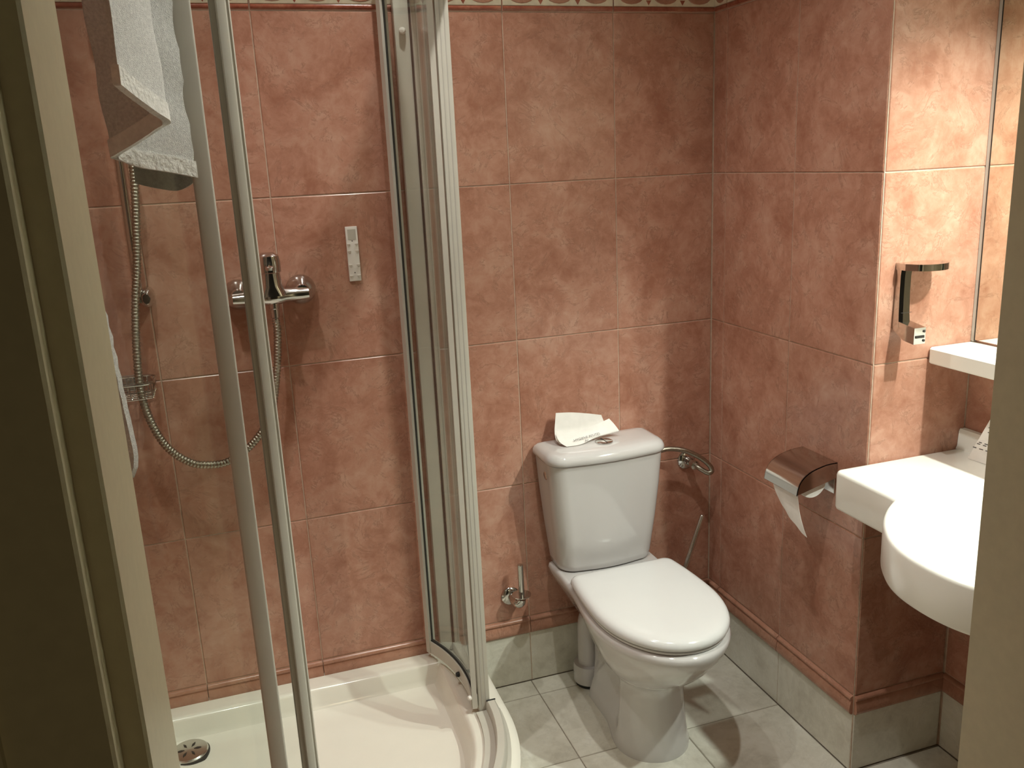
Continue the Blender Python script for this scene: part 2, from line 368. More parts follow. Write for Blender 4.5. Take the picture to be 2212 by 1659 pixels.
# door frame the photographer looks through
door = struct(thing('door_1', (-1.0, Y_D, 0), 'cream painted door frame around the doorway in the foreground', 'door frame'))
XJ, XR, ZH = -1.398, -0.616, 2.06
def jamb(sx, x):
    # plan profile of the lining: inner face, stop, rebate
    P = [(0, 0), (0, -0.122), (-0.002, -0.124), (-0.015, -0.124), (-0.015, -0.144), (-0.017, -0.146), (-0.07, -0.146), (-0.07, -0.152), (-0.09, -0.152), (-0.09, 0)]
    Q = [(x + sx * px, Y_D + py) for px, py in P]
    return MB().loft([[(a, c, z) for a, c in Q] for z in (0, ZH)])
jamb(1, XJ).build('jamb', 'paint', door, False); jamb(-1, XR).build('jamb', 'paint', door, False)
MB().box(XJ - 0.09, XR + 0.09, Y_D - 0.146, Y_D, ZH, ZH + 0.07).build('head', 'paint', door, False)
for nm, a, c in (('casing', XJ - 0.155, XJ - 0.088), ('casing', XR + 0.088, XR + 0.155)):
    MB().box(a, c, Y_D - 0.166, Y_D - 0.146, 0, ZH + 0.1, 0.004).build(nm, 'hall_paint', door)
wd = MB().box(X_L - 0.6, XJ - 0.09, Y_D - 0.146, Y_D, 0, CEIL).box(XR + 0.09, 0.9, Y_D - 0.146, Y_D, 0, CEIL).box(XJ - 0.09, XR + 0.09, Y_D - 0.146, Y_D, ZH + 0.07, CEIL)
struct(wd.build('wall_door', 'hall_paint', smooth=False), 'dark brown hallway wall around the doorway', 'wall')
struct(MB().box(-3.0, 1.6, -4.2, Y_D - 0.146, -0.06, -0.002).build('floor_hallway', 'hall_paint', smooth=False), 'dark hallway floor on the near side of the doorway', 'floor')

# ------------------------------------------------------------------ shower
QX, QY, RR = -1.33, -0.34, 0.50
Z_RIM = 0.168
def quad_outline(off, n=28):
    """rounded quadrant plan grown by off beyond the glass line, starting at the back right, clockwise seen from above"""
    r = RR + off; pts = [(QX + r, -0.001)]
    for k in range(n + 1):
        a = -PI / 2 * k / n; pts.append((QX + r * math.cos(a), QY + r * math.sin(a)))
    pts.append((X_L + 0.002, QY - r)); pts.append((X_L + 0.002, -0.001)); return pts
def qloop(off, z, inn=0.0):
    P = quad_outline(off)
    if inn: P = [(max(x, X_L + 0.002 + inn), min(y, -0.001 - inn)) for x, y in P]
    return [(x, y, z) for x, y in P]
tray = thing('shower_tray', (-1.25, -0.42, 0), 'cream quadrant shower tray on the floor in the corner', 'shower tray')
MB().loft([qloop(0.050, 0.001), qloop(0.056, 0.03), qloop(0.058, 0.13), qloop(0.055, 0.158), qloop(0.046, Z_RIM - 0.002), qloop(0.03, Z_RIM), qloop(-0.045, Z_RIM, 0.045), qloop(-0.052, Z_RIM - 0.003, 0.052),
           qloop(-0.058, Z_RIM - 0.012, 0.058), qloop(-0.068, 0.125, 0.066), qloop(-0.078, 0.113, 0.076), qloop(-0.10, 0.108, 0.10), qloop(-0.135, 0.103, 0.14), qloop(-0.165, 0.098, 0.16), qloop(-0.40, 0.086, 0.22)]).build('tray_body', 'tray', tray, True, 35)
dx, dy, dz = -1.550, -0.124, 0.1125
dr = MB().lathe([(0.046, -0.012), (0.046, 0.0), (0.043, 0.003), (0.0, 0.0045)], (dx, dy, dz)).build('drain_cover', 'chrome_dull', tray)
for k in range(6):
    a = k * PI / 3; c = Vector((dx + 0.02 * math.cos(a), dy + 0.02 * math.sin(a), dz + 0.004))
    t = Vector((math.cos(a), math.sin(a), 0)); s2 = Vector((-t.y, t.x, 0))
    q = [c + t * 0.009, c + s2 * 0.003, c - t * 0.009, c - s2 * 0.003]
    MB().loft([[p for p in q], [p + Vector((0, 0, 0.0012)) for p in q]]).build('drain_slot', 'dark', dr, False)
MB().lathe([(0.049, -0.014), (0.049, -0.004)], (dx, dy, dz)).build('drain_gasket', 'rubber', tray)

enc = thing('shower_enclosure', (-0.83, -0.34, Z_RIM), 'quadrant shower enclosure with white frames, glass panes and open sliding doors', 'shower enclosure')
Z0, Z1 = Z_RIM + 0.004, 1.96
def box(x0, x1, y0, y1, z0, z1, name, mat, par, bev=0.002): return MB().box(x0, x1, y0, y1, z0, z1, bev).build(name, mat, par)
# right fixed panel: wall profile, pane, rails, post
wp = box(-0.872, -0.836, -0.022, 0.0, Z0, Z1, 'wall_profile', 'alu', enc)
box(-0.8355, -0.8325, -0.026, -0.002, Z0, Z1, 'seal', 'rubber', wp, 0)
box(-0.832, -0.817, -0.030, 0.0, Z0, Z1, 'wall_profile', 'alu', enc)
box(-0.8275, -0.8225, -0.305, -0.026, Z0 + 0.02, Z1 - 0.02, 'fixed_pane', 'glass', enc, 0)
box(-0.836, -0.815, -0.305, -0.02, Z0, Z0 + 0.024, 'bottom_rail', 'alu', enc)
box(-0.836, -0.815, -0.305, -0.02, Z1 - 0.03, Z1, 'top_rail', 'alu', enc)
ps = box(-0.8495, -0.8205, -0.332, -0.302, Z0 - 0.002, Z1, 'post', 'alu', enc)
for gx in (-0.8415, -0.8315): box(gx, gx + 0.0016, -0.3328, -0.331, Z0, Z1, 'groove_shade', 'alu_shade', ps, 0)  # darker strips laid on the post paint in the shade of its grooves
# left fixed panel
box(X_L + 0.002, X_L + 0.03, -0.855, -0.82, Z0, Z1, 'wall_profile', 'alu', enc)
box(X_L + 0.03, -1.34, -0.843, -0.838, Z0 + 0.02, Z1 - 0.02, 'fixed_pane', 'glass', enc, 0)
box(X_L + 0.02, -1.34, -0.85, -0.829, Z0, Z0 + 0.024, 'bottom_rail', 'alu', enc)
box(X_L + 0.02, -1.34, -0.85, -0.829, Z1 - 0.03, Z1, 'top_rail', 'alu', enc)
box(-1.3465, -1.3195, -0.858, -0.826, Z0 - 0.002, Z1, 'post', 'alu', enc, 0.003)
# curved tracks between the posts
def arc_bar(cx, cy, prof, a0, a1, n=36):
    loops = []
    for k in range(n + 1):
        a = a0 + (a1 - a0) * k / n; loops.append([(cx + r * math.cos(a), cy + r * math.sin(a), z) for r, z in prof])
    return MB().loft(loops)
trk = [(0.472, Z_RIM - 0.001), (0.472, Z_RIM + 0.008), (0.498, Z_RIM + 0.008), (0.500, Z_RIM + 0.030), (0.503, Z_RIM + 0.033), (0.519, Z_RIM + 0.033), (0.523, Z_RIM + 0.029), (0.526, Z_RIM + 0.010), (0.534, Z_RIM + 0.004), (0.534, Z_RIM - 0.001)]
bt = arc_bar(QX, QY, trk, 0.012, -PI / 2 + 0.03).build('bottom_track', 'alu', enc)
arc_bar(QX, QY, [(0.50, Z_RIM + 0.0326), (0.50, Z_RIM + 0.0345), (0.523, Z_RIM + 0.0345), (0.523, Z_RIM + 0.0326)], 0.014, 0.007).build('track_end_cap', 'rubber', bt)
arc_bar(QX, QY, [(0.475, Z1 - 0.05), (0.475, Z1), (0.525, Z1), (0.525, Z1 - 0.05)], 0, -PI / 2).build('top_track', 'alu', enc)
# sliding doors: rigid curved leaves
def arc_between(p0, p1, r):
    """points on an arc of radius r from p0 to p1 bulging to the outside of the shower"""
    p0, p1 = Vector(p0), Vector(p1); m = (p0 + p1) / 2; d = p1 - p0; h = math.sqrt(max(0, r * r - d.length_squared / 4))
    nrm = Vector((-d.y, d.x)).normalized(); c = m + nrm * h
    if (c - Vector((QX, QY))).length > (m - nrm * h - Vector((QX, QY))).length: c = m - nrm * h
    a0 = math.atan2(p0.y - c.y, p0.x - c.x); a1 = math.atan2(p1.y - c.y, p1.x - c.x)
    return c, a0, a1
def leaf(trail, lead, rad, zb, zt, name, stile_prof):
    c, a0, a1 = arc_between(trail, lead, rad)
    door_ = bpy.data.objects.new(name, None)
    d = arc_bar(c.x, c.y, [(rad - 0.0025, zb + 0.03), (rad - 0.0025, zt - 0.03), (rad + 0.0025, zt - 0.03), (rad + 0.0025, zb + 0.03)], a0, a1, 20).build('door_pane', 'glass', enc)
    da = 0.0075 / rad * (1 if a1 > a0 else -1)
    def part(mb, nm, mt): return mb.build(nm, mt, enc)
    rp = lambda z0_, z1_, t: [(rad - t, z0_), (rad - t, z1_), (rad + t, z1_), (rad + t, z0_)]
    br = part(arc_bar(c.x, c.y, rp(zb, zb + 0.036, 0.008), a0, a1, 20), 'door_bottom_rail', 'alu')
    part(arc_bar(c.x, c.y, rp(zt - 0.036, zt, 0.008), a0, a1, 20), 'door_top_rail', 'alu')
    st = part(arc_bar(c.x, c.y, rp(zb, zt, 0.0105), a0 - da, a0 + da, 2), 'door_stile', 'alu')
    part(arc_bar(c.x, c.y, rp(zb + 0.036, zt - 0.036, 0.0027), a0 + da * 0.95, a0 + da * 1.22, 2), 'pane_seal', 'rubber')
    part(arc_bar(c.x, c.y, [(rad - 0.0045, zb + 0.036), (rad - 0.0045, zb + 0.0385), (rad + 0.0045, zb + 0.0385), (rad + 0.0045, zb + 0.036)], a0, a1, 20), 'pane_seal', 'rubber')
    return c, a0, a1, rad
ZB, ZT = Z_RIM + 0.018, 1.94
c, a0, a1, rd = leaf((-0.9005, -0.030), (-0.8590, -0.328), 0.485, ZB, ZT, 'sliding_door', 0)
# leading stile of the right leaf
def pt(c, r, a, z): return (c.x + r * math.cos(a), c.y + r * math.sin(a), z)
def stile(c, r, a, wdt, dep, name):
    s_ = MB(); da = wdt / 2 / r
    return arc_bar(c.x, c.y, [(r - dep / 2, ZB), (r - dep / 2, ZT), (r + dep / 2, ZT), (r + dep / 2, ZB)], a - da, a + da, 2).build(name, 'alu', enc)
stile(c, rd, a1, 0.012, 0.012, 'door_stile')
am = a0 + (a1 - a0) * 0.55
kn = MB().lathe([(0.0065, 0), (0.0075, 0.004), (0.005, 0.009), (0, 0.010)], pt(c, rd - 0.008, am, ZB + 0.014), (-math.cos(am), -math.sin(am), 0), 12).build('roller_knob', 'rubber', enc)
MB().lathe([(0.006, 0), (0.007, 0.004), (0.005, 0.008), (0, 0.009)], pt(c, rd - 0.008, a1, ZB + 0.03), (-1, -0.3, 0), 12).build('end_stop', 'plastic', enc)
MB().lathe([(0.007, 0), (0.0085, 0.006), (0.0065, 0.014), (0, 0.016)], (-0.853, -0.022, 1.815), (-0.3, -1, 0.1), 12).build('screw_cap', 'plastic', enc)
# left leaf: slid to the left, its leading stile with the magnetic strip stands right of the post
lead = (-1.281, -0.826); trail = (-1.605, -0.775)
c, a0, a1, rd = leaf(trail, lead, 0.485, ZB, ZT, 'sliding_door', 0)
lx, ly = lead
prof = [(-0.0135, -0.006), (-0.0135, 0.010), (0.0125, 0.010), (0.0135, 0.004), (0.0115, -0.001), (0.0085, -0.0005), (0.0065, -0.0065), (0.0, -0.010), (-0.0045, -0.0105), (-0.0065, -0.0035)]
MB().loft([[(lx + px, ly + py, z) for px, py in prof] for z in (ZB, ZT)]).build('door_stile', 'alu', enc, True, 30)
MB().box(lx - 0.0155, lx - 0.0135, ly - 0.004, ly + 0.008, ZB, ZT).build('magnetic_strip', 'alu_shade', enc, False)

# shower mixer
mix = thing('shower_mixer', (-1.222, 0, 1.2), 'chrome single lever shower mixer on the back shower wall', 'shower mixer')
for sx in (-1, 1):
    x = -1.223 + sx * 0.0735
    MB().lathe([(0.036, 0), (0.0365, 0.004), (0.0355, 0.012), (0.032, 0.022), (0.026, 0.032), (0.019, 0.040), (0.016, 0.044), (0.016, 0.055)], (x, -0.0005, 1.226), (0, -1, 0), 40).build('rosette', 'chrome', mix)
bd = MB()
prof = []
for x, hw in ((-1.314, 0.008), (-1.311, 0.0145), (-1.29, 0.016), (-1.255, 0.017), (-1.245, 0.021), (-1.223, 0.023), (-1.201, 0.021), (-1.19, 0.017), (-1.156, 0.016), (-1.136, 0.0145), (-1.133, 0.008)):
    prof.append([(x, -0.058 + 1.15 * hw * math.cos(a) * (1 if abs(math.cos(a)) < .7 else 1), 1.222 + hw * 0.95 * math.sin(a)) for a in [2 * PI * k / 20 for k in range(20)]])
bd.loft(prof).build('body', 'chrome', mix)
MB().loft([rrect(-1.256, -1.188, -0.092, -0.028, 0.018, 1.225), rrect(-1.248, -1.196, -0.090, -0.034, 0.020, 1.248), rrect(-1.2465, -1.1975, -0.089, -0.036, 0.020, 1.275), rrect(-1.2465, -1.1975, -0.089, -0.036, 0.020, 1.2785)]).build('cartridge_dome', 'chrome', mix)
lv = MB().loft([rrect(-1.2495, -1.1945, -0.093, -0.034, 0.022, 1.2805), rrect(-1.2495, -1.1945, -0.095, -0.034, 0.022, 1.305), rrect(-1.247, -1.197, -0.095, -0.037, 0.021, 1.318), rrect(-1.238, -1.206, -0.087, -0.045, 0.014, 1.3245)]).build('lever', 'chrome', mix)
MB().loft([rrect(-1.232, -1.214, -0.150, -0.086, 0.007, 1.292), rrect(-1.232, -1.214, -0.152, -0.086, 0.007, 1.298), rrect(-1.230, -1.216, -0.148, -0.086, 0.006, 1.301)]).build('lever_handle', 'chrome', lv)
MB().lathe([(0.0045, 0), (0.0045, 0.0012)], (-1.2165, -0.0945, 1.293), (0, -1, 0), 14).build('index_dot', 'rubber', lv)
MB().lathe([(0.0125, 0), (0.0125, -0.012), (0.0105, -0.014), (0.0105, -0.034), (0.0085, -0.036), (0.0085, -0.046)], (-1.219, -0.064, 1.206), (0, 0, 1), 20).build('hose_outlet', 'chrome', mix)
# hose
hp = [(-1.485, -0.085, 1.93), (-1.484, -0.085, 1.75), (-1.483, -0.085, 1.62), (-1.482, -0.083, 1.513), (-1.502, -0.08, 1.333), (-1.518, -0.08, 1.241), (-1.532, -0.08, 1.126), (-1.536, -0.08, 1.029), (-1.522, -0.08, 0.949), (-1.495, -0.08, 0.888), (-1.454, -0.08, 0.849), (-1.415, -0.08, 0.836), (-1.371, -0.078, 0.836), (-1.326, -0.076, 0.857), (-1.279, -0.074, 0.902), (-1.250, -0.072, 0.957), (-1.230, -0.07, 1.047), (-1.219, -0.066, 1.13), (-1.219, -0.064, 1.166)]
cp = resample(catmull(hp, 16), 0.0019)
MBh = MB().tube(cp, [0.0100 - 0.0022 * (0.5 + 0.5 * math.cos(2 * PI * i / 4)) for i in range(len(cp))], 10)
tag(MBh.build('shower_hose', 'steel_hose', None, True, 60), 'ribbed metal shower hose hanging in a loop below the mixer', 'hose')
# slide rail with hand shower
rail = thing('shower_rail', (-1.499, 0, 1.24), 'chrome shower slide rail on the wall left of the mixer', 'shower rail')
MB().tube([(-1.512, -0.045, 1.232), (-1.508, -0.045, 1.95)], 0.0095, 16).build('rail_tube', 'chrome', rail)
MB().loft([[(-1.497 + 0.016 * k * math.cos(a), y, 1.241 + (0.023 * k) * math.sin(a)) for a in [2 * PI * j / 20 for j in range(20)]] for k, y in ((1.0, 0), (1.0, -0.03), (0.85, -0.052), (0.5, -0.06))]).build('end_bracket', 'chrome', rail)
MB().loft([[(-1.508 + 0.016 * k * math.cos(a), y, 1.935 + (0.023 * k) * math.sin(a)) for a in [2 * PI * j / 20 for j in range(20)]] for k, y in ((1.0, 0), (1.0, -0.03), (0.85, -0.052), (0.5, -0.06))]).build('end_bracket', 'chrome', rail)
MB().loft([rrect(-1.528, -1.488, -0.085, -0.03, 0.012, 1.84), rrect(-1.528, -1.488, -0.085, -0.03, 0.012, 1.875)]).build('slider', 'chrome', rail)
MB().tube([(-1.485, -0.085, 1.82), (-1.485, -0.095, 1.95), (-1.485, -0.12, 2.04)], [0.009, 0.011, 0.013], 14).build('hand_shower', 'chrome', rail)
MB().lathe([(0.012, -0.02), (0.03, -0.005), (0.042, 0.012), (0.042, 0.02), (0, 0.021)], (-1.485, -0.135, 2.055), (0, -0.8, -0.45), 24).build('spray_head', 'chrome', rail)
# wire soap basket
bk = thing('soap_basket', (-1.565, 0, 1.02), 'small chrome wire soap basket on the shower wall', 'soap basket')
def ring(z, x0, x1, y0, y1, r): 
    p = [Vector(q) for q in rrect(x0, x1, y0, y1, 0.022, z, 5)]; return p + [p[0]]
mb = MB(); mb.tube(ring(1.054, -1.640, -1.505, -0.105, -0.004, 0), 0.0028, 8, False); mb.build('rim', 'chrome', bk)
mb = MB(); mb.tube(ring(1.036, -1.637, -1.508, -0.102, -0.006, 0), 0.0018, 6, False); mb.build('side_wire', 'chrome', bk)
MB().box(-1.60, -1.535, -0.004, 0, 1.02, 1.058, 0.001).build('wall_plate', 'chrome', bk)
for k in range(9):
    x = -1.633 + k * 0.0152
    MB().tube(catmull([(x, -0.104, 1.054), (x, -0.101, 1.03), (x, -0.094, 1.018), (x, -0.05, 1.016), (x, -0.010, 1.02), (x, -0.006, 1.052)], 4), 0.0014, 6).build('wire', 'chrome', bk)
for k in range(5):
    y = -0.094 + k * 0.02
    MB().tube(catmull([(-1.639, y, 1.054), (-1.635, y, 1.026), (-1.625, y, 1.0185), (-1.52, y, 1.0185), (-1.511, y, 1.026), (-1.506, y, 1.054)], 4), 0.0014, 6).build('wire', 'chrome', bk)
# white plastic mounting strip
ms = thing('mounting_strip', (-1.014, 0, 1.235), 'narrow white plastic mounting strip on the tiles right of the mixer', 'mounting strip')
mp = MB().box(-1.0285, -0.9995, -0.007, 0, 1.2345, 1.3685, 0.001).build('strip_plate', 'plastic', ms)
MB().box(-1.024, -1.004, -0.0078, -0.0066, 1.337, 1.362).build('recess', 'alu', ms, False)
for z, o_ in ((1.324, 0), (1.307, 0), (1.273, 0), (1.246, 1)):
    for sx in (-1, 1):
        MB().add([(-1.014 + sx * 0.0095 + dx_, y_, z + dz_) for dx_, y_, dz_ in ((-0.004, -0.007, 0.003), (0.004, -0.007, 0.003), (0.004, -0.011, 0.003), (-0.004, -0.011, 0.003), (0.0, -0.007, -0.005))], [(0, 1, 2, 3), (0, 3, 4), (1, 4, 2), (3, 2, 4), (0, 4, 1)]).build('clip_lug', 'plastic', ms, False)
for z in (1.3335, 1.2555): MB().lathe([(0.0014, 0), (0.0014, 0.0005)], (-1.014, -0.007, z), (0, -1, 0), 8).build('screw_hole', 'dark', ms)

# ------------------------------------------------------------------ towels
def wob(x, y, z, s): return (math.sin(x * 91 * s + 1.3) * math.sin(z * 73 * s + 0.4) + math.sin(y * 83 * s + z * 57 * s)) * 0.5
def towel_sheet(cols, nz, th, name, par, hem_h=0.02, amp=0.002, mat='towel'):
    """cols: list of (top point, bottom point) along the width"""
    g = []
    for T, B in cols:
        T, B = Vector(T), Vector(B); r = []
        for k in range(nz + 1):
            t = k / nz; p = T.lerp(B, t); d = amp * wob(p.x, p.y, p.z, 1.0)
            r.append(p + Vector((d * 0.6, d, 0)))
        g.append(r)
    return MB().sheet(g, th).build(name, mat, par, True, 80)
def hem_strip(cols, frac0, frac1, th, par, mat='hem'):
    g = []
    for T, B in cols:
        T, B = Vector(T), Vector(B); L = (B - T).length
        g.append([T.lerp(B, 1 - (frac0 + (frac1 - frac0) * k / 3) / L) for k in range(4)])
    return MB().sheet(g, th).build('hem', mat, par, True, 80)
def ramp(keys, per=10):
    """keys: list of (top, bottom) at folds -> smooth columns"""
    tops = catmull([k[0] for k in keys], per); bots = catmull([k[1] for k in keys], per); return list(zip(tops, bots))
ht = thing('hand_towel', (-1.39, -0.85, 1.5), 'white terry hand towel folded over the top of the shower enclosure', 'towel')
ZTOP = 1.968
# front half: piece 3 (nearest), piece 2 behind it, piece 1 behind that
keys = [((-1.404, -1.045, ZTOP - 0.03), (-1.411, -1.040, 1.613)), ((-1.392, -1.015, ZTOP - 0.02), (-1.398, -1.015, 1.601)), ((-1.381, -0.980, ZTOP - 0.01), (-1.380, -0.980, 1.586)), ((-1.377, -0.948, ZTOP), (-1.3665, -0.948, 1.575)),
        ((-1.385, -0.936, ZTOP), (-1.379, -0.936, 1.567)), ((-1.415, -0.921, ZTOP), (-1.408, -0.921, 1.551)), ((-1.443, -0.907, ZTOP), (-1.432, -0.907, 1.539)), ((-1.453, -0.899, ZTOP), (-1.4385, -0.899, 1.535)), ((-1.446, -0.893, ZTOP), (-1.433, -0.893, 1.531)),
        ((-1.42, -0.884, ZTOP), (-1.41, -0.885, 1.521)), ((-1.375, -0.868, ZTOP), (-1.37, -0.868, 1.512)), ((-1.345, -0.854, ZTOP), (-1.341, -0.854, 1.504))]
cols = ramp(keys, 8)
towel_sheet(cols, 36, 0.0075, 'towel_front', ht, amp=0.0025)
hem_strip(cols, 0.0, 0.022, 0.0105, ht)
keys = [((-1.435, -0.812, ZTOP), (-1.425, -0.806, 1.50)), ((-1.40, -0.810, ZTOP), (-1.39, -0.806, 1.490)), ((-1.37, -0.806, ZTOP), (-1.365, -0.803, 1.488)), ((-1.34, -0.808, ZTOP), (-1.333, -0.804, 1.505))]
cols = ramp(keys, 6); towel_sheet(cols, 20, 0.006, 'towel_back', ht)
gt = []
for i in range(9):
    x = -1.45 + 0.11 * i / 8; r = []
    for k in range(9):
        a = PI * k / 8; r.append((x, -0.845 - 0.04 * math.cos(PI - a) * -1 if False else -0.8455 + 0.039 * math.cos(a) * -1, ZTOP - 0.004 + 0.016 * math.sin(a)))
    gt.append(r)
MB().sheet(gt, 0.008).build('towel_fold', 'towel', ht, True, 80)
# bath towel: only its edge shows past the door frame
btw = thing('bath_towel', (-1.55, -0.9, 1.0), 'white bath towel hanging beside the door frame, mostly hidden', 'towel')
ex = [(1.968, -1.500), (1.60, -1.494), (1.45, -1.489), (1.349, -1.4845), (1.316, -1.480), (1.217, -1.475), (1.16, -1.4715), (1.125, -1.470), (1.105, -1.4745), (1.094, -1.480)]
def edge_x(z):
    for (za, xa), (zb_, xb) in zip(ex, ex[1:]):
        if z >= zb_: return xa + (xb - xa) * (za - z) / (za - zb_)
    return ex[-1][1]
g = []; zz = [1.968 - (1.968 - 1.094) * k / 60 for k in range(61)]
for i in range(15):
    t = i / 14; r = []
    for z in zz:
        e = edge_x(z) + 0.0015 * math.sin(z * 210) ; x0_ = -1.62
        x = x0_ + (e - x0_) * t; y = -0.90 + 0.018 * math.sin(t * 9.0 + 0.5) * (1.9 - z + 0.3) / 1.2
        r.append((x, y, z))
    g.append(r)
MB().sheet(g, 0.008).build('towel_front', 'towel', btw, True, 80)
g = []
for i in range(13):
    t = i / 12; r = []
    for k in range(41):
        z = 1.968 - (1.968 - 0.915) * k / 40
        e = -1.494 + 0.0 * z + (0.009 * max(0, (0.99 - z) / 0.06) if z < 0.99 else 0) - (0.003 if z < 0.922 else 0)
        r.append((-1.62 + (e + 1.62) * t, -0.872 + 0.006 * math.sin(t * 8), z))
    g.append(r)
MB().sheet(g, 0.007).build('towel_inner_layer', 'towel', btw, True, 80)

gt = []
for i in range(9):
    x = -1.62 + 0.12 * i / 8
    gt.append([(x, -0.852 - 0.047 * math.cos(PI * k / 10), 1.966 + 0.018 * math.sin(PI * k / 10)) for k in range(11)])
MB().sheet(gt, 0.008).build('towel_fold', 'towel', btw, True, 80)
MB().sheet([[(-1.62 + 0.12 * i / 8, -0.804 + 0.004 * math.sin(i), 1.966 - 0.42 * k / 8) for k in range(9)] for i in range(9)], 0.007).build('towel_back', 'towel', btw, True, 80)

# ------------------------------------------------------------------ toilet
TX = -0.394
toilet = thing('toilet', (TX, -0.33, 0), 'white close-coupled ceramic toilet with closed lid against the back wall', 'toilet')
def pan_loop(z, yf, yc, a, a2, yb, ye, n=20):
    """yf front, yc where the front ellipse starts, a its half width, a2 half width behind, ye where a2 is reached, yb back"""
    side = []
    for k in range(n + 1):
        t = PI / 2 * k / n; side.append((a * math.sin(t), yc - (yc - yf) * math.cos(t)))
    for k in range(1, 9):
        t = k / 8; s_ = t * t * (3 - 2 * t); side.append((a + (a2 - a) * s_, yc + (ye - yc) * t))
    for k in range(1, 7):
        t = k / 6; side.append((a2, ye + (yb - 0.015 - ye) * t))
    side += [(a2 - 0.004, yb - 0.005), (a2 - 0.014, yb)]
    L = [(TX + x, y, z) for x, y in side[::-1]] + [(TX - x, y, z) for x, y in side[1:]]
    return L
pl = [(0.0, -0.474, -0.37, 0.100, 0.078, -0.125, -0.25), (0.012, -0.474, -0.37, 0.100, 0.078, -0.125, -0.25), (0.03, -0.470, -0.37, 0.096, 0.072, -0.125, -0.29), (0.06, -0.466, -0.37, 0.092, 0.062, -0.125, -0.31),
      (0.12, -0.462, -0.37, 0.087, 0.056, -0.125, -0.318), (0.17, -0.460, -0.37, 0.085, 0.056, -0.125, -0.318), (0.198, -0.464, -0.37, 0.087, 0.060, -0.125, -0.31), (0.212, -0.476, -0.37, 0.094, 0.066, -0.12, -0.29), (0.230, -0.502, -0.375, 0.110, 0.076, -0.115, -0.24),
      (0.255, -0.535, -0.38, 0.127, 0.090, -0.10, -0.20), (0.285, -0.566, -0.385, 0.142, 0.106, -0.075, -0.18), (0.315, -0.590, -0.39, 0.153, 0.122, -0.05, -0.17), (0.340, -0.612, -0.39, 0.162, 0.136, -0.03, -0.17), (0.362, -0.625, -0.39, 0.168, 0.146, -0.022, -0.17),
      (0.377, -0.630, -0.39, 0.170, 0.150, -0.02, -0.17), (0.385, -0.626, -0.39, 0.167, 0.148, -0.022, -0.17), (0.389, -0.615, -0.39, 0.158, 0.142, -0.03, -0.17)]
MB().loft([pan_loop(*p) for p in pl]).build('pan', 'ceramic', toilet, True, 60)
MB().lathe([(0.0075, 0), (0.007, 0.003), (0, 0.004)], (TX - 0.0565, -0.275, 0.048), (-1, 0, 0), 14).build('bolt_hole', 'dark', toilet)  # black disc paints the darkness inside a bolt hole in the pan foot
MB().lathe([(0.0075, 0), (0.007, 0.003), (0, 0.004)], (TX + 0.0565, -0.275, 0.048), (1, 0, 0), 14).build('bolt_hole', 'dark', toilet)
# waste pipe
MB().tube(catmull([(TX - 0.01, -0.15, 0.27), (TX - 0.035, -0.10, 0.25), (TX - 0.045, -0.078, 0.21), (TX - 0.047, -0.072, 0.15), (TX - 0.047, -0.072, 0.05)], 5), 0.033, 18).build('waste_pipe', 'ceramic', toilet)
cb = MB().lathe([(0.044, 0.010), (0.047, 0.013), (0.047, 0.062), (0.045, 0.068), (0.036, 0.069)], (TX - 0.047, -0.072, 0), (0, 0, 1), 28).build('pipe_collar', 'ceramic', toilet)
MB().lathe([(0.042, 0.001), (0.042, 0.012)], (TX - 0.047, -0.072, 0), (0, 0, 1), 28).build('collar_gasket', 'rubber', cb)
# seat ring and lid
def dshape(yf, yb, a, ab, yc, z, rb=0.05, n=18):
    side = []
    for k in range(n + 1):
        t = PI / 2 * k / n; e = 0.96
        side.append((a * math.sin(t) ** e, yc - (yc - yf) * math.cos(t) ** e))
    for k in range(1, 7):
        t = k / 6; side.append((a + (ab - a) * t * t, yc + (yb - rb - yc) * t))
    for k in range(1, 8):
        t = PI / 2 * k / 7; side.append((ab - rb + rb * math.cos(t), yb - rb + rb * math.sin(t)))
    return [(TX + x, y, z) for x, y in side[::-1]] + [(TX - x, y, z) for x, y in side[1:]]
def dl(d, z): return dshape(-0.622 + d, -0.194 - d, 0.1665 - d, 0.154 - d, -0.39, z - 0.008, max(0.026 - d * .5, .008))
MB().loft([dl(0.010, 0.3975), dl(0.006, 0.400), dl(0.006, 0.4045), dl(0.010, 0.4065)]).build('seat_ring', 'seat', toilet)
MB().loft([dl(0.008, 0.4085), dl(0.002, 0.4105), dl(0.0, 0.415), dl(0.001, 0.4215), dl(0.0045, 0.4275), dl(0.011, 0.432), dl(0.022, 0.4345), dl(0.05, 0.436), dl(0.10, 0.4365)]).build('seat_lid', 'seat', toilet, True, 60)
for sx in (-1, 1):
    MB().lathe([(0.013, 0), (0.013, 0.018), (0.010, 0.021), (0, 0.021)], (TX + sx * 0.075, -0.188, 0.389), (0, 0, 1), 18).build('hinge', 'chrome', toilet)
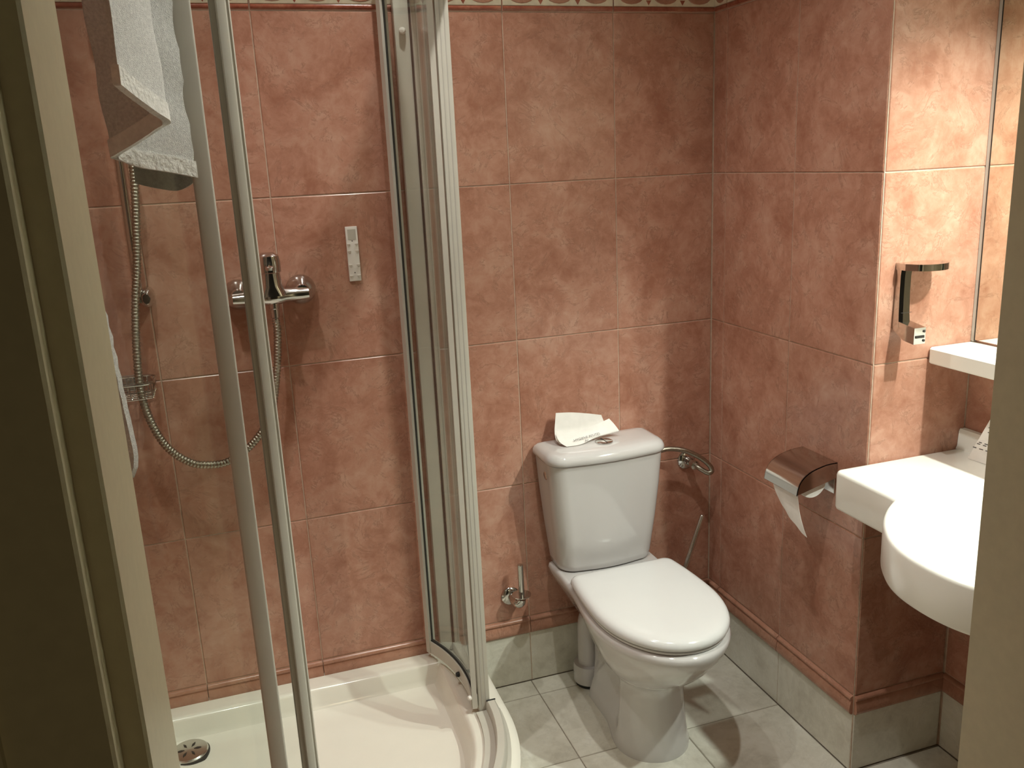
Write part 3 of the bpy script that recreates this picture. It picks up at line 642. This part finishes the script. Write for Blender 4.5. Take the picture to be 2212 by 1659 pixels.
# cistern
def tk(z, hw, y0, y1, rf):
    pts = []
    def arc(cx, cy, r, a0_, a1_, n): return [(cx + r * math.cos(a0_ + (a1_ - a0_) * k / n), cy + r * math.sin(a0_ + (a1_ - a0_) * k / n)) for k in range(n + 1)]
    rb = 0.012; bow = 0.010
    P = arc(TX + hw - rb, y1 - rb, rb, 0, PI / 2, 4) + arc(TX - hw + rb, y1 - rb, rb, PI / 2, PI, 4) + arc(TX - hw + rf, y0 + rf, rf, PI, 1.5 * PI, 10)
    F_pts = [(TX - hw + rf + (2 * hw - 2 * rf) * k / 10, y0 - bow * math.sin(PI * k / 10)) for k in range(1, 10)]
    P += F_pts + arc(TX + hw - rf, y0 + rf, rf, 1.5 * PI, 2 * PI, 10)
    return [(x, y, z) for x, y in P]
MB().loft([tk(0.391, 0.134, -0.125, -0.022, 0.046), tk(0.394, 0.139, -0.130, -0.020, 0.048), tk(0.412, 0.142, -0.133, -0.018, 0.048), tk(0.52, 0.154, -0.143, -0.014, 0.048), tk(0.62, 0.163, -0.150, -0.010, 0.048), tk(0.711, 0.169, -0.154, -0.006, 0.048)]).build('cistern', 'ceramic', toilet, True, 60)
lid = MB().loft([tk(0.713, 0.171, -0.157, -0.006, 0.050), tk(0.7155, 0.1745, -0.160, -0.004, 0.052), tk(0.722, 0.176, -0.162, -0.003, 0.053), tk(0.729, 0.175, -0.161, -0.003, 0.053), tk(0.737, 0.171, -0.157, -0.005, 0.052), tk(0.743, 0.163, -0.149, -0.009, 0.048), tk(0.7465, 0.15, -0.137, -0.018, 0.044), tk(0.7475, 0.12, -0.11, -0.035, 0.03)]).build('cistern_lid', 'ceramic', toilet, True, 60)
fb = MB().lathe([(0.024, -0.004), (0.024, 0.003), (0.022, 0.0045), (0, 0.005)], (TX + 0.004, -0.098, 0.7475), (0, 0, 1), 30).build('flush_button', 'chrome', lid)
MB().box(TX + 0.003, TX + 0.005, -0.120, -0.076, 0.7515, 0.7528).build('button_split', 'dark', lid, False)
MB().lathe([(0.013, 0), (0.013, 0.002), (0.010, 0.004), (0, 0.0045)], (TX - 0.164, -0.085, 0.672), (-1, 0, -0.09), 20).build('side_cap', 'chrome_dull', toilet)

# water supply: angle valve and braided hose
sv = thing('water_valve', (-0.082, 0, 0.62), 'chrome angle valve with short braided hose right of the cistern', 'valve')
MB().lathe([(0.028, 0), (0.0285, 0.004), (0.022, 0.010), (0.012, 0.012), (0.012, 0.03)], (-0.082, -0.0005, 0.618), (0, -1, 0), 28).build('rosette', 'chrome', sv)
MB().lathe([(0.010, 0.02), (0.010, 0.045), (0.014, 0.046), (0.014, 0.058), (0.008, 0.06), (0.008, 0.066)], (-0.082, 0, 0.618), (0.0, -1, -0.02), 18).build('valve_body', 'chrome_dull', sv)
hs = catmull([(-0.204, -0.066, 0.684), (-0.175, -0.068, 0.686), (-0.130, -0.072, 0.676), (-0.085, -0.08, 0.652), (-0.055, -0.086, 0.625), (-0.046, -0.088, 0.606), (-0.058, -0.086, 0.600), (-0.076, -0.072, 0.612), (-0.082, -0.062, 0.618)], 8)
MB().tube(hs, 0.0074, 10).build('braided_hose', 'steel_hose', sv)
MB().lathe([(0.010, 0), (0.0115, 0.003), (0.0115, 0.014), (0.007, 0.017)], (-0.218, -0.066, 0.684), (1, 0, 0.02), 6).build('hose_nut', 'chrome_dull', sv)

# hygiene bag lying on the cistern lid
def at(u, v, y):
    d = F_ + R_ * ((u - 1106) / F_PX) - U_ * ((v - 829.5) / F_PX); t = (y - CAM.y) / d.y; return CAM + d * t
def facing_text(txt, size, mat, p0, p1, name, par, lift, yscale=1.0, shear=0.0):
    """flat lettering from p0 along p1-p0, up given by lift vector"""
    cu = bpy.data.curves.new(name, 'FONT'); cu.body = txt; cu.size = 1.0
    t = bpy.data.objects.new(name, cu); COL.objects.link(t)
    dg = bpy.context.evaluated_depsgraph_get(); dg.update(); me = bpy.data.meshes.new_from_object(t.evaluated_get(dg))
    bpy.data.objects.remove(t)
    wmax = max(v.co.x for v in me.vertices); X = (Vector(p1) - Vector(p0)); up = Vector(lift)
    for v in me.vertices: v.co = Vector(p0) + X * (v.co.x / wmax) + up * v.co.y
    me.materials.clear(); me.materials.append(M[mat]); o = bpy.data.objects.new(name, me); COL.objects.link(o); attach(o, par); return o
bag = thing('hygiene_bag', (-0.43, -0.05, 0.75), 'crumpled white paper hygiene bag lying on top of the cistern', 'paper bag')
# back sheet stands up and curls, front flap folded down toward the button
rows = [[(-0.503, -0.030, 0.828), (-0.455, -0.026, 0.822), (-0.405, -0.026, 0.812), (-0.366, -0.028, 0.803)],
        [(-0.508, -0.036, 0.806), (-0.458, -0.034, 0.799), (-0.408, -0.033, 0.791), (-0.360, -0.033, 0.783)],
        [(-0.514, -0.045, 0.782), (-0.462, -0.042, 0.776), (-0.410, -0.040, 0.772), (-0.356, -0.040, 0.768)],
        [(-0.517, -0.060, 0.762), (-0.464, -0.058, 0.759), (-0.412, -0.052, 0.757), (-0.352, -0.048, 0.757)],
        [(-0.512, -0.078, 0.753), (-0.466, -0.074, 0.7525), (-0.412, -0.060, 0.753), (-0.350, -0.050, 0.754)]]
def smooth_grid(rows, per=6):
    g1 = [catmull(r, per) for r in rows]; return [list(c_) for c_ in zip(*[catmull(list(col), per) for col in zip(*g1)])]
MB().sheet(smooth_grid(rows), 0.0006).build('back_sheet', 'paper', bag, True, 60)
rows = [[(-0.516, -0.062, 0.783), (-0.47, -0.060, 0.776), (-0.41, -0.056, 0.783), (-0.353, -0.052, 0.797)],
        [(-0.517, -0.072, 0.769), (-0.468, -0.072, 0.764), (-0.41, -0.066, 0.770), (-0.343, -0.062, 0.783)],
        [(-0.512, -0.085, 0.758), (-0.465, -0.086, 0.757), (-0.41, -0.078, 0.760), (-0.334, -0.074, 0.766)],
        [(-0.500, -0.096, 0.7495), (-0.46, -0.098, 0.7505), (-0.405, -0.077, 0.7555), (-0.333, -0.068, 0.7595)]]
G2 = smooth_grid(rows); MB().sheet(G2, 0.0006).build('front_flap', 'paper', bag, True, 60)
facing_text('HYGIENE BEUTEL', 1, 'ink', (-0.476, -0.0905, 0.7585), (-0.393, -0.0815, 0.7655), 'print', bag, (0.0005, 0.006, 0.0072))
facing_text('Air', 1, 'ink', (-0.445, -0.0945, 0.7545), (-0.432, -0.0915, 0.7555), 'print', bag, (0.0005, 0.006, 0.0072))

# spare paper roll holder
sr = thing('spare_roll_holder', (-0.645, 0, 0.29), 'empty chrome spare roll holder on the wall left of the toilet', 'roll holder')
MB().lathe([(0.027, 0), (0.0275, 0.004), (0.024, 0.008), (0.014, 0.011), (0, 0.011)], (-0.652, -0.0005, 0.290), (0, -1, 0), 30).build('rosette', 'chrome', sr)
MB().tube(catmull([(-0.650, -0.008, 0.290), (-0.645, -0.03, 0.285), (-0.637, -0.045, 0.288), (-0.6335, -0.05, 0.302)], 5), [0.013, 0.013, 0.0135, 0.014, 0.0145, 0.015, 0.0155, 0.016, 0.016, 0.016, 0.015, 0.0145, 0.014, 0.0135, 0.013, 0.012][:16], 16).build('arm', 'chrome', sr)
MB().lathe([(0.010, -0.006), (0.027, -0.004), (0.0275, -0.0015), (0.010, 0.0)], (-0.6335, -0.05, 0.316), (0, 0, 1), 28).build('collar_disc', 'chrome', sr)
MB().lathe([(0.0085, 0), (0.0085, 0.088), (0.008, 0.092), (0, 0.093)], (-0.6335, -0.05, 0.314), (0, 0, 1), 20).build('spindle', 'chrome', sr)

# toilet brush behind the toilet
tb = thing('toilet_brush', (-0.16, -0.10, 0), 'toilet brush with slim chrome handle leaning behind the toilet', 'toilet brush')
MB().tube([(-0.166, -0.12, 0.29), (-0.095, -0.12, 0.485), (-0.0942, -0.12, 0.488)], [0.0078, 0.0078, 0.006], 14).build('handle', 'chrome_dull', tb)
MB().lathe([(0.040, 0.012), (0.042, 0.0), (0.045, -0.004), (0.045, -0.11), (0.04, -0.115)], (-0.178, -0.12, 0.275), (0.0, 0, 1), 26).build('cup', 'plastic', tb)
MB().lathe([(0.0, 0), (0.034, 0.001), (0.034, 0.05), (0.0, 0.055)], (-0.178, -0.12, 0.22), (0.2, 0, 1), 20).build('bristle_head', 'bristle', tb)
MB().tube([(-0.178, 0.0, 0.25), (-0.178, -0.075, 0.25)], 0.008, 12).build('wall_arm', 'chrome_dull', tb)
MB().lathe([(0.022, 0), (0.022, 0.006), (0.0, 0.008)], (-0.178, 0, 0.25), (0, -1, 0), 22).build('wall_plate', 'chrome_dull', tb)

# toilet paper holder and roll
ph = thing('paper_holder', (0, -0.51, 0.72), 'chrome toilet paper holder with curved cover on the right wall', 'paper holder')
Y0, Y1 = -0.573, -0.442
cv = [(-0.001, 0.780), (-0.030, 0.779), (-0.055, 0.774), (-0.074, 0.768), (-0.090, 0.759), (-0.101, 0.748), (-0.108, 0.734), (-0.112, 0.714)]
cvs = [(p.x, p.y) for p in catmull([Vector((a, b_, 0)) for a, b_ in cv], 5)]
def cover(y0, y1, t):
    inn = [(x + t * (0.25 if x > -.04 else 0.9), z - t) for x, z in cvs]
    prof = [(x, z) for x, z in cvs] + inn[::-1]
    return MB().loft([[(x, y, z) for x, z in prof] for y in (y0, y1)])
cover(Y0, Y1, 0.0022).build('cover', 'chrome', ph, True, 35)
low = [(0.0, 0.742), (-0.03, 0.734), (-0.06, 0.727), (-0.09, 0.719), (-0.111, 0.714)]
for y in (Y0, Y1 - 0.002):
    P = cvs + [(x, z) for x, z in low[::-1]]
    MB().loft([[(x, y + d, z) for x, z in P] for d in (0, 0.002)]).build('end_cheek', 'chrome', ph, False)
MB().box(-0.004, 0, Y0 + 0.004, Y1 - 0.004, 0.70, 0.776, 0.001).build('back_plate', 'chrome', ph)
MB().tube([(-0.058, Y0 + 0.003, 0.733), (-0.058, Y1 - 0.003, 0.733)], 0.006, 12).build('spindle', 'chrome', ph)
rl = thing('toilet_roll', (-0.058, -0.51, 0.68), 'white toilet roll inside the chrome holder with a torn sheet hanging', 'toilet roll')
lp = []
MB().loft([[(-0.058 + r * math.cos(2 * PI * k / 40), y, 0.733 + r * math.sin(2 * PI * k / 40)) for k in range(40)] for r, y in ((0.018, Y0 + 0.012), (0.036, Y0 + 0.012), (0.0375, Y0 + 0.014), (0.0375, Y1 - 0.014), (0.036, Y1 - 0.012), (0.018, Y1 - 0.012))]).build('roll', 'paper', rl, True, 40)
g = []
for i in range(15):
    t = i / 14; yt = Y1 - 0.014 + (Y0 + 0.016 - Y1 + 0.014) * t; r = []
    # torn end: long at the near side
    zb_ = 0.664 - 0.058 * t ** 0.95 + 0.0014 * math.sin(i * 5.1)
    for k in range(13):
        s_ = k / 12; z = 0.735 + (zb_ - 0.735) * s_
        y = yt - (0.012 + 0.012 * t) * s_ ** 1.8
        x = -0.0958 - 0.003 * math.sin(s_ * 3) + 0.012 * s_ * s_ - 0.006 * math.sin(t * 3.1) * s_
        r.append((x, y, z))
    g.append(r)
MB().sheet(g, 0.0006).build('hanging_sheet', 'paper', rl, True, 80)

# ------------------------------------------------------------------ washbasin worktop, shelf, mirror
ZW = 0.810; TW = 0.092
wb = thing('washbasin', (0.05, -1.1, ZW - 0.1), 'white washbasin worktop with a round projecting bowl in the niche', 'washbasin')
BX, BY, BR = -0.02, -1.150, 0.285
out = [(X_M - 0.001, Y_RET - 0.001), (0.0035, Y_RET - 0.001)]
out += [(-0.003, Y_RET - 0.001), (-0.076, Y_RET - 0.001)]
for k in range(1, 7):
    a = PI / 2 + PI / 2 * k / 6; out.append((-0.076 + 0.014 * math.cos(a), Y_RET - 0.015 + 0.014 * math.sin(a)))
out += [(-0.09, -0.72), (-0.09, -0.78), (-0.09, -0.835)]
half = [(-0.0915, -0.859), (-0.134, -0.888), (-0.175, -0.925), (-0.208, -0.965), (-0.236, -1.012), (-0.251, -1.058), (-0.2555, -1.11)]
full = half + [(x, -2.22 - y) for x, y in half[-2::-1]]
out += [(p.x, p.y) for p in catmull([Vector((x, y, 0)) for x, y in full], 5)]
out += [(-0.09, -1.42), (-0.09, Y_D + 0.005), (X_M - 0.001, Y_D + 0.005)]
def wl(d, z): return [(x, y, z) for x, y in inset(out, d)]
def clampw(L): return [(min(x, X_M - 0.001), min(max(y, Y_D + 0.004), Y_RET - 0.001), z) for x, y, z in L]
bm = bmesh.new()
top = [bm.verts.new(p) for p in clampw(wl(0.010, ZW))]
NB = 48; bowl = []
def be(k, r, z): return (-0.012 + (0.205 * r) * math.cos(2 * PI * k / NB), -1.11 + (0.215 * r) * math.sin(2 * PI * k / NB), z)
bl = [bm.verts.new(be(k, 1.0, ZW)) for k in range(NB)]
eds = [bm.edges.new((top[i], top[(i + 1) % len(top)])) for i in range(len(top))] + [bm.edges.new((bl[i], bl[(i + 1) % NB])) for i in range(NB)]
bmesh.ops.triangle_fill(bm, edges=eds, use_beauty=True, use_dissolve=False)
prev = bl
for r, z in ((0.975, ZW - 0.004), (0.955, ZW - 0.014), (0.90, ZW - 0.05), (0.80, ZW - 0.09), (0.6, ZW - 0.118), (0.3, ZW - 0.13), (0.08, ZW - 0.133)):
    cur = [bm.verts.new(be(k, r, z)) for k in range(NB)]
    for k in range(NB): bm.faces.new((prev[k], prev[(k + 1) % NB], cur[(k + 1) % NB], cur[k]))
    prev = cur
bm.faces.new(prev)
prev = top
for d, z in ((0.005, ZW - 0.0015), (0.0015, ZW - 0.005), (0.0, ZW - 0.010), (0.0, ZW - TW + 0.008), (0.0025, ZW - TW + 0.002), (0.008, ZW - TW)):
    cur = [bm.verts.new(p) for p in clampw(wl(d, z))]
    for k in range(len(cur)): bm.faces.new((prev[k], prev[(k + 1) % len(cur)], cur[(k + 1) % len(cur)], cur[k]))
    prev = cur
us = [bm.verts.new(be(k, 0.97, ZW - TW)) for k in range(NB)]
eds = [e for e in (bm.edges.get((prev[i], prev[(i + 1) % len(prev)])) for i in range(len(prev))) if e] + [bm.edges.new((us[i], us[(i + 1) % NB])) for i in range(NB)]
bmesh.ops.triangle_fill(bm, edges=eds, use_beauty=True, use_dissolve=False)
prev = us
for r, z in ((0.93, ZW - TW - 0.02), (0.8, ZW - 0.135), (0.5, ZW - 0.15), (0.2, ZW - 0.152)):
    cur = [bm.verts.new(be(k, r, z)) for k in range(NB)]
    for k in range(NB): bm.faces.new((prev[k], prev[(k + 1) % NB], cur[(k + 1) % NB], cur[k]))
    prev = cur
bm.faces.new(prev)
MB().bm(bm).build('worktop', 'counter', wb, True, 35)
MB().loft([[(X_M - 0.001, y, ZW - 0.002), (X_M - 0.024, y, ZW - 0.002), (X_M - 0.020, y, ZW + 0.006), (X_M - 0.018, y, ZW + 0.040), (X_M - 0.015, y, ZW + 0.046), (X_M - 0.001, y, ZW + 0.046)] for y in (Y_RET - 0.001, Y_D + 0.01)]).build('upstand', 'counter', wb, True, 50)
MB().lathe([(0.022, 0.0), (0.022, 0.004), (0.0, 0.006)], (-0.012, -1.11, ZW - 0.133), (0, 0, 1), 24).build('waste_plug', 'chrome', wb)
MB().lathe([(0.006, 0), (0.006, 0.002), (0, 0.002)], (0.175, -1.0, ZW - 0.0005), (0, 0, 1), 14).build('overflow_ring', 'chrome_dull', wb)
MB().lathe([(0.026, 0), (0.024, 0.006), (0.021, 0.02), (0.020, 0.09), (0.016, 0.10), (0, 0.102)], (0.215, -1.11, ZW), (0, 0, 1), 24).build('tap_body', 'chrome', wb)
MB().tube([(0.205, -1.11, ZW + 0.055), (0.15, -1.11, ZW + 0.062), (0.10, -1.11, ZW + 0.05)], [0.014, 0.012, 0.011], 14).build('tap_spout', 'chrome', wb)
MB().tube([(0.215, -1.11, ZW + 0.10), (0.14, -1.11, ZW + 0.13)], [0.009, 0.006], 12).build('tap_lever', 'chrome', wb)

ZSH = 1.061
sh = MB().loft([[(x, y, z) for x, y, z in rrect(0.147 + d, X_M - 0.0005, Y_D + 0.03, Y_RET - 0.001 - d * 0.2, 0.008, z)] for d, z in ((0.003, ZSH - 0.036), (0.0, ZSH - 0.033), (0.0, ZSH - 0.003), (0.003, ZSH))]).build('wall_shelf', 'counter')
tag(sh, 'white shelf under the mirror in the washbasin niche', 'shelf')
mr = thing('mirror', (X_M, -1.1, ZSH), 'large wall mirror above the white shelf in the niche', 'mirror')
MB().box(X_M - 0.006, X_M - 0.0005, Y_D + 0.03, Y_RET - 0.012, ZSH + 0.006, 1.90).build('mirror_glass', 'mirror', mr, False)
MB().box(X_M - 0.0065, X_M - 0.0003, Y_RET - 0.012, Y_RET - 0.0095, ZSH + 0.004, 1.90).build('edge_bead', 'dark', mr, False)
MB().box(X_M - 0.0062, X_M - 0.0004, Y_RET - 0.0095, Y_RET - 0.001, ZSH + 0.002, 1.90).build('silicone_joint', 'alu_shade', mr, False)
MB().box(0.08, X_M - 0.001, Y_D + 0.03, Y_RET - 0.05, 1.985, 2.03, 0.004).build('lamp_housing', 'counter', mr)
for y in (-1.10, -1.34):
    MB().lathe([(0.034, 0.0), (0.038, 0.0), (0.038, 0.012), (0.034, 0.012)], (0.155, y, 1.974), (0, 0, 1), 24).build('lamp_ring', 'chrome', mr)

# cup / soap dispenser bracket without its cup
ds = thing('cup_bracket', (0.06, Y_RET, 1.10), 'empty chrome dispenser bracket on the niche wall above the shelf', 'bracket')
Yr = Y_RET - 0.0005
# bowed upright
MB().loft([[(x, y, z) for x, y in ((x0_, Yr), (x0_, Yr - d_), (x0_ + 0.006, Yr - d_ - 0.006), (x1_ - 0.006, Yr - d_ - 0.006), (x1_, Yr - d_), (x1_, Yr))] for z, x0_, x1_, d_ in ((1.120, 0.043, 0.074, 0.020), (1.15, 0.044, 0.073, 0.017), (1.19, 0.045, 0.073, 0.015), (1.23, 0.045, 0.073, 0.015), (1.256, 0.045, 0.074, 0.018))]).build('upright', 'chrome', ds, True, 30)
# half-disc top plate
P = [(0.045, Yr), (0.045, Yr - 0.03)] 
for k in range(13):
    a = PI + PI / 2 * 1.0 - PI / 2 * 0 + (PI * 0.62) * k / 12
P = [(0.044, Yr), (0.044, Yr - 0.028), (0.052, Yr - 0.040)] + [(0.098 + 0.046 * math.cos(a), Yr - 0.034 + 0.034 * math.sin(a)) for a in [PI * 1.12 + PI * 0.86 * k / 14 for k in range(15)]] + [(0.142, Yr - 0.018), (0.132, Yr - 0.006), (0.118, Yr)]
MB().loft([[(x, y, z) for x, y in P] for z in (1.243, 1.2455, 1.2545, 1.257)]).build('top_plate', 'chrome', ds, True, 30)
# lower clamp arm reaching out and down
A0 = [(0.043, Yr, 1.132), (0.043, Yr - 0.020, 1.132), (0.043, Yr - 0.066, 1.125), (0.043, Yr - 0.066, 1.090), (0.043, Yr - 0.035, 1.094), (0.043, Yr, 1.115)]
MB().loft([[(x, y, z) for _, y, z in A0] for x in (0.0435, 0.0735)]).build('clamp_arm', 'chrome', ds, False)
MB().box(0.0475, 0.0695, Yr - 0.0675, Yr - 0.0655, 1.103, 1.1085).build('clamp_slot', 'dark', ds, False)
for z in (1.097, 1.117): MB().lathe([(0.0028, 0), (0.0028, 0.0015), (0, 0.0015)], (0.069, Yr - 0.066, z), (0, -1, 0), 10).build('clamp_screw', 'dark', ds)
MB().box(0.0452, 0.0728, Yr - 0.0235, Yr - 0.0222, 1.151, 1.1518).build('joint_line', 'dark', ds, False)

# folded notice card on the worktop
cd = thing('notice_card', (0.225, -0.80, ZW), 'white printed notice card standing on the worktop by the jamb', 'card')
p0, p1 = Vector((0.214, -0.742, ZW + 0.0008)), Vector((0.226, -0.872, ZW + 0.0008)); nrm = Vector((-0.996, -0.092, 0)); ht_ = 0.118; lean = Vector((0.026, 0.0, 0)); sl = Vector((0.006, -0.042, 0))
for sgn, nm in ((1, 'front_leaf'), (-1, 'back_leaf')):
    q0, q1 = (p0, p1) if sgn == 1 else (p0 + Vector((0.030, 0, 0)), p1 + Vector((0.026, 0, 0)))
    t0, t1 = p0 + lean * 0.55 + sl + Vector((0, 0, ht_)), p1 + lean * 0.55 + Vector((0, 0, ht_))
    fr = MB().sheet([[q0.lerp(q1, i / 4).lerp(t0.lerp(t1, i / 4), k / 4) for k in range(5)] for i in range(5)], 0.0007).build(nm, 'paper', cd, False)
    if sgn == 1:
        for row, (a, c_) in enumerate(((0.34, 0.9), (0.31, 0.92), (0.35, 0.8), (0.28, 0.9), (0.26, 0.9), (0.22, 0.9))):
            v_ = (0.71, 0.675, 0.585, 0.36, 0.325, 0.24)[row]
            for s0 in range(7):
                u0 = a - 0.24 + (c_ - a + 0.24) * s0 / 7; u1 = u0 + (c_ - a) / 7 * (0.72 + 0.2 * random.random())
                def pp(u, v): return q0.lerp(q1, u).lerp(t0.lerp(t1, u), v) + Vector((-0.0009, 0, 0.0))
                MB().add([pp(u0, v_), pp(u1, v_), pp(u1, v_ + 0.016), pp(u0, v_ + 0.016)], [(0, 1, 2, 3)]).build('print', 'ink', fr, False)
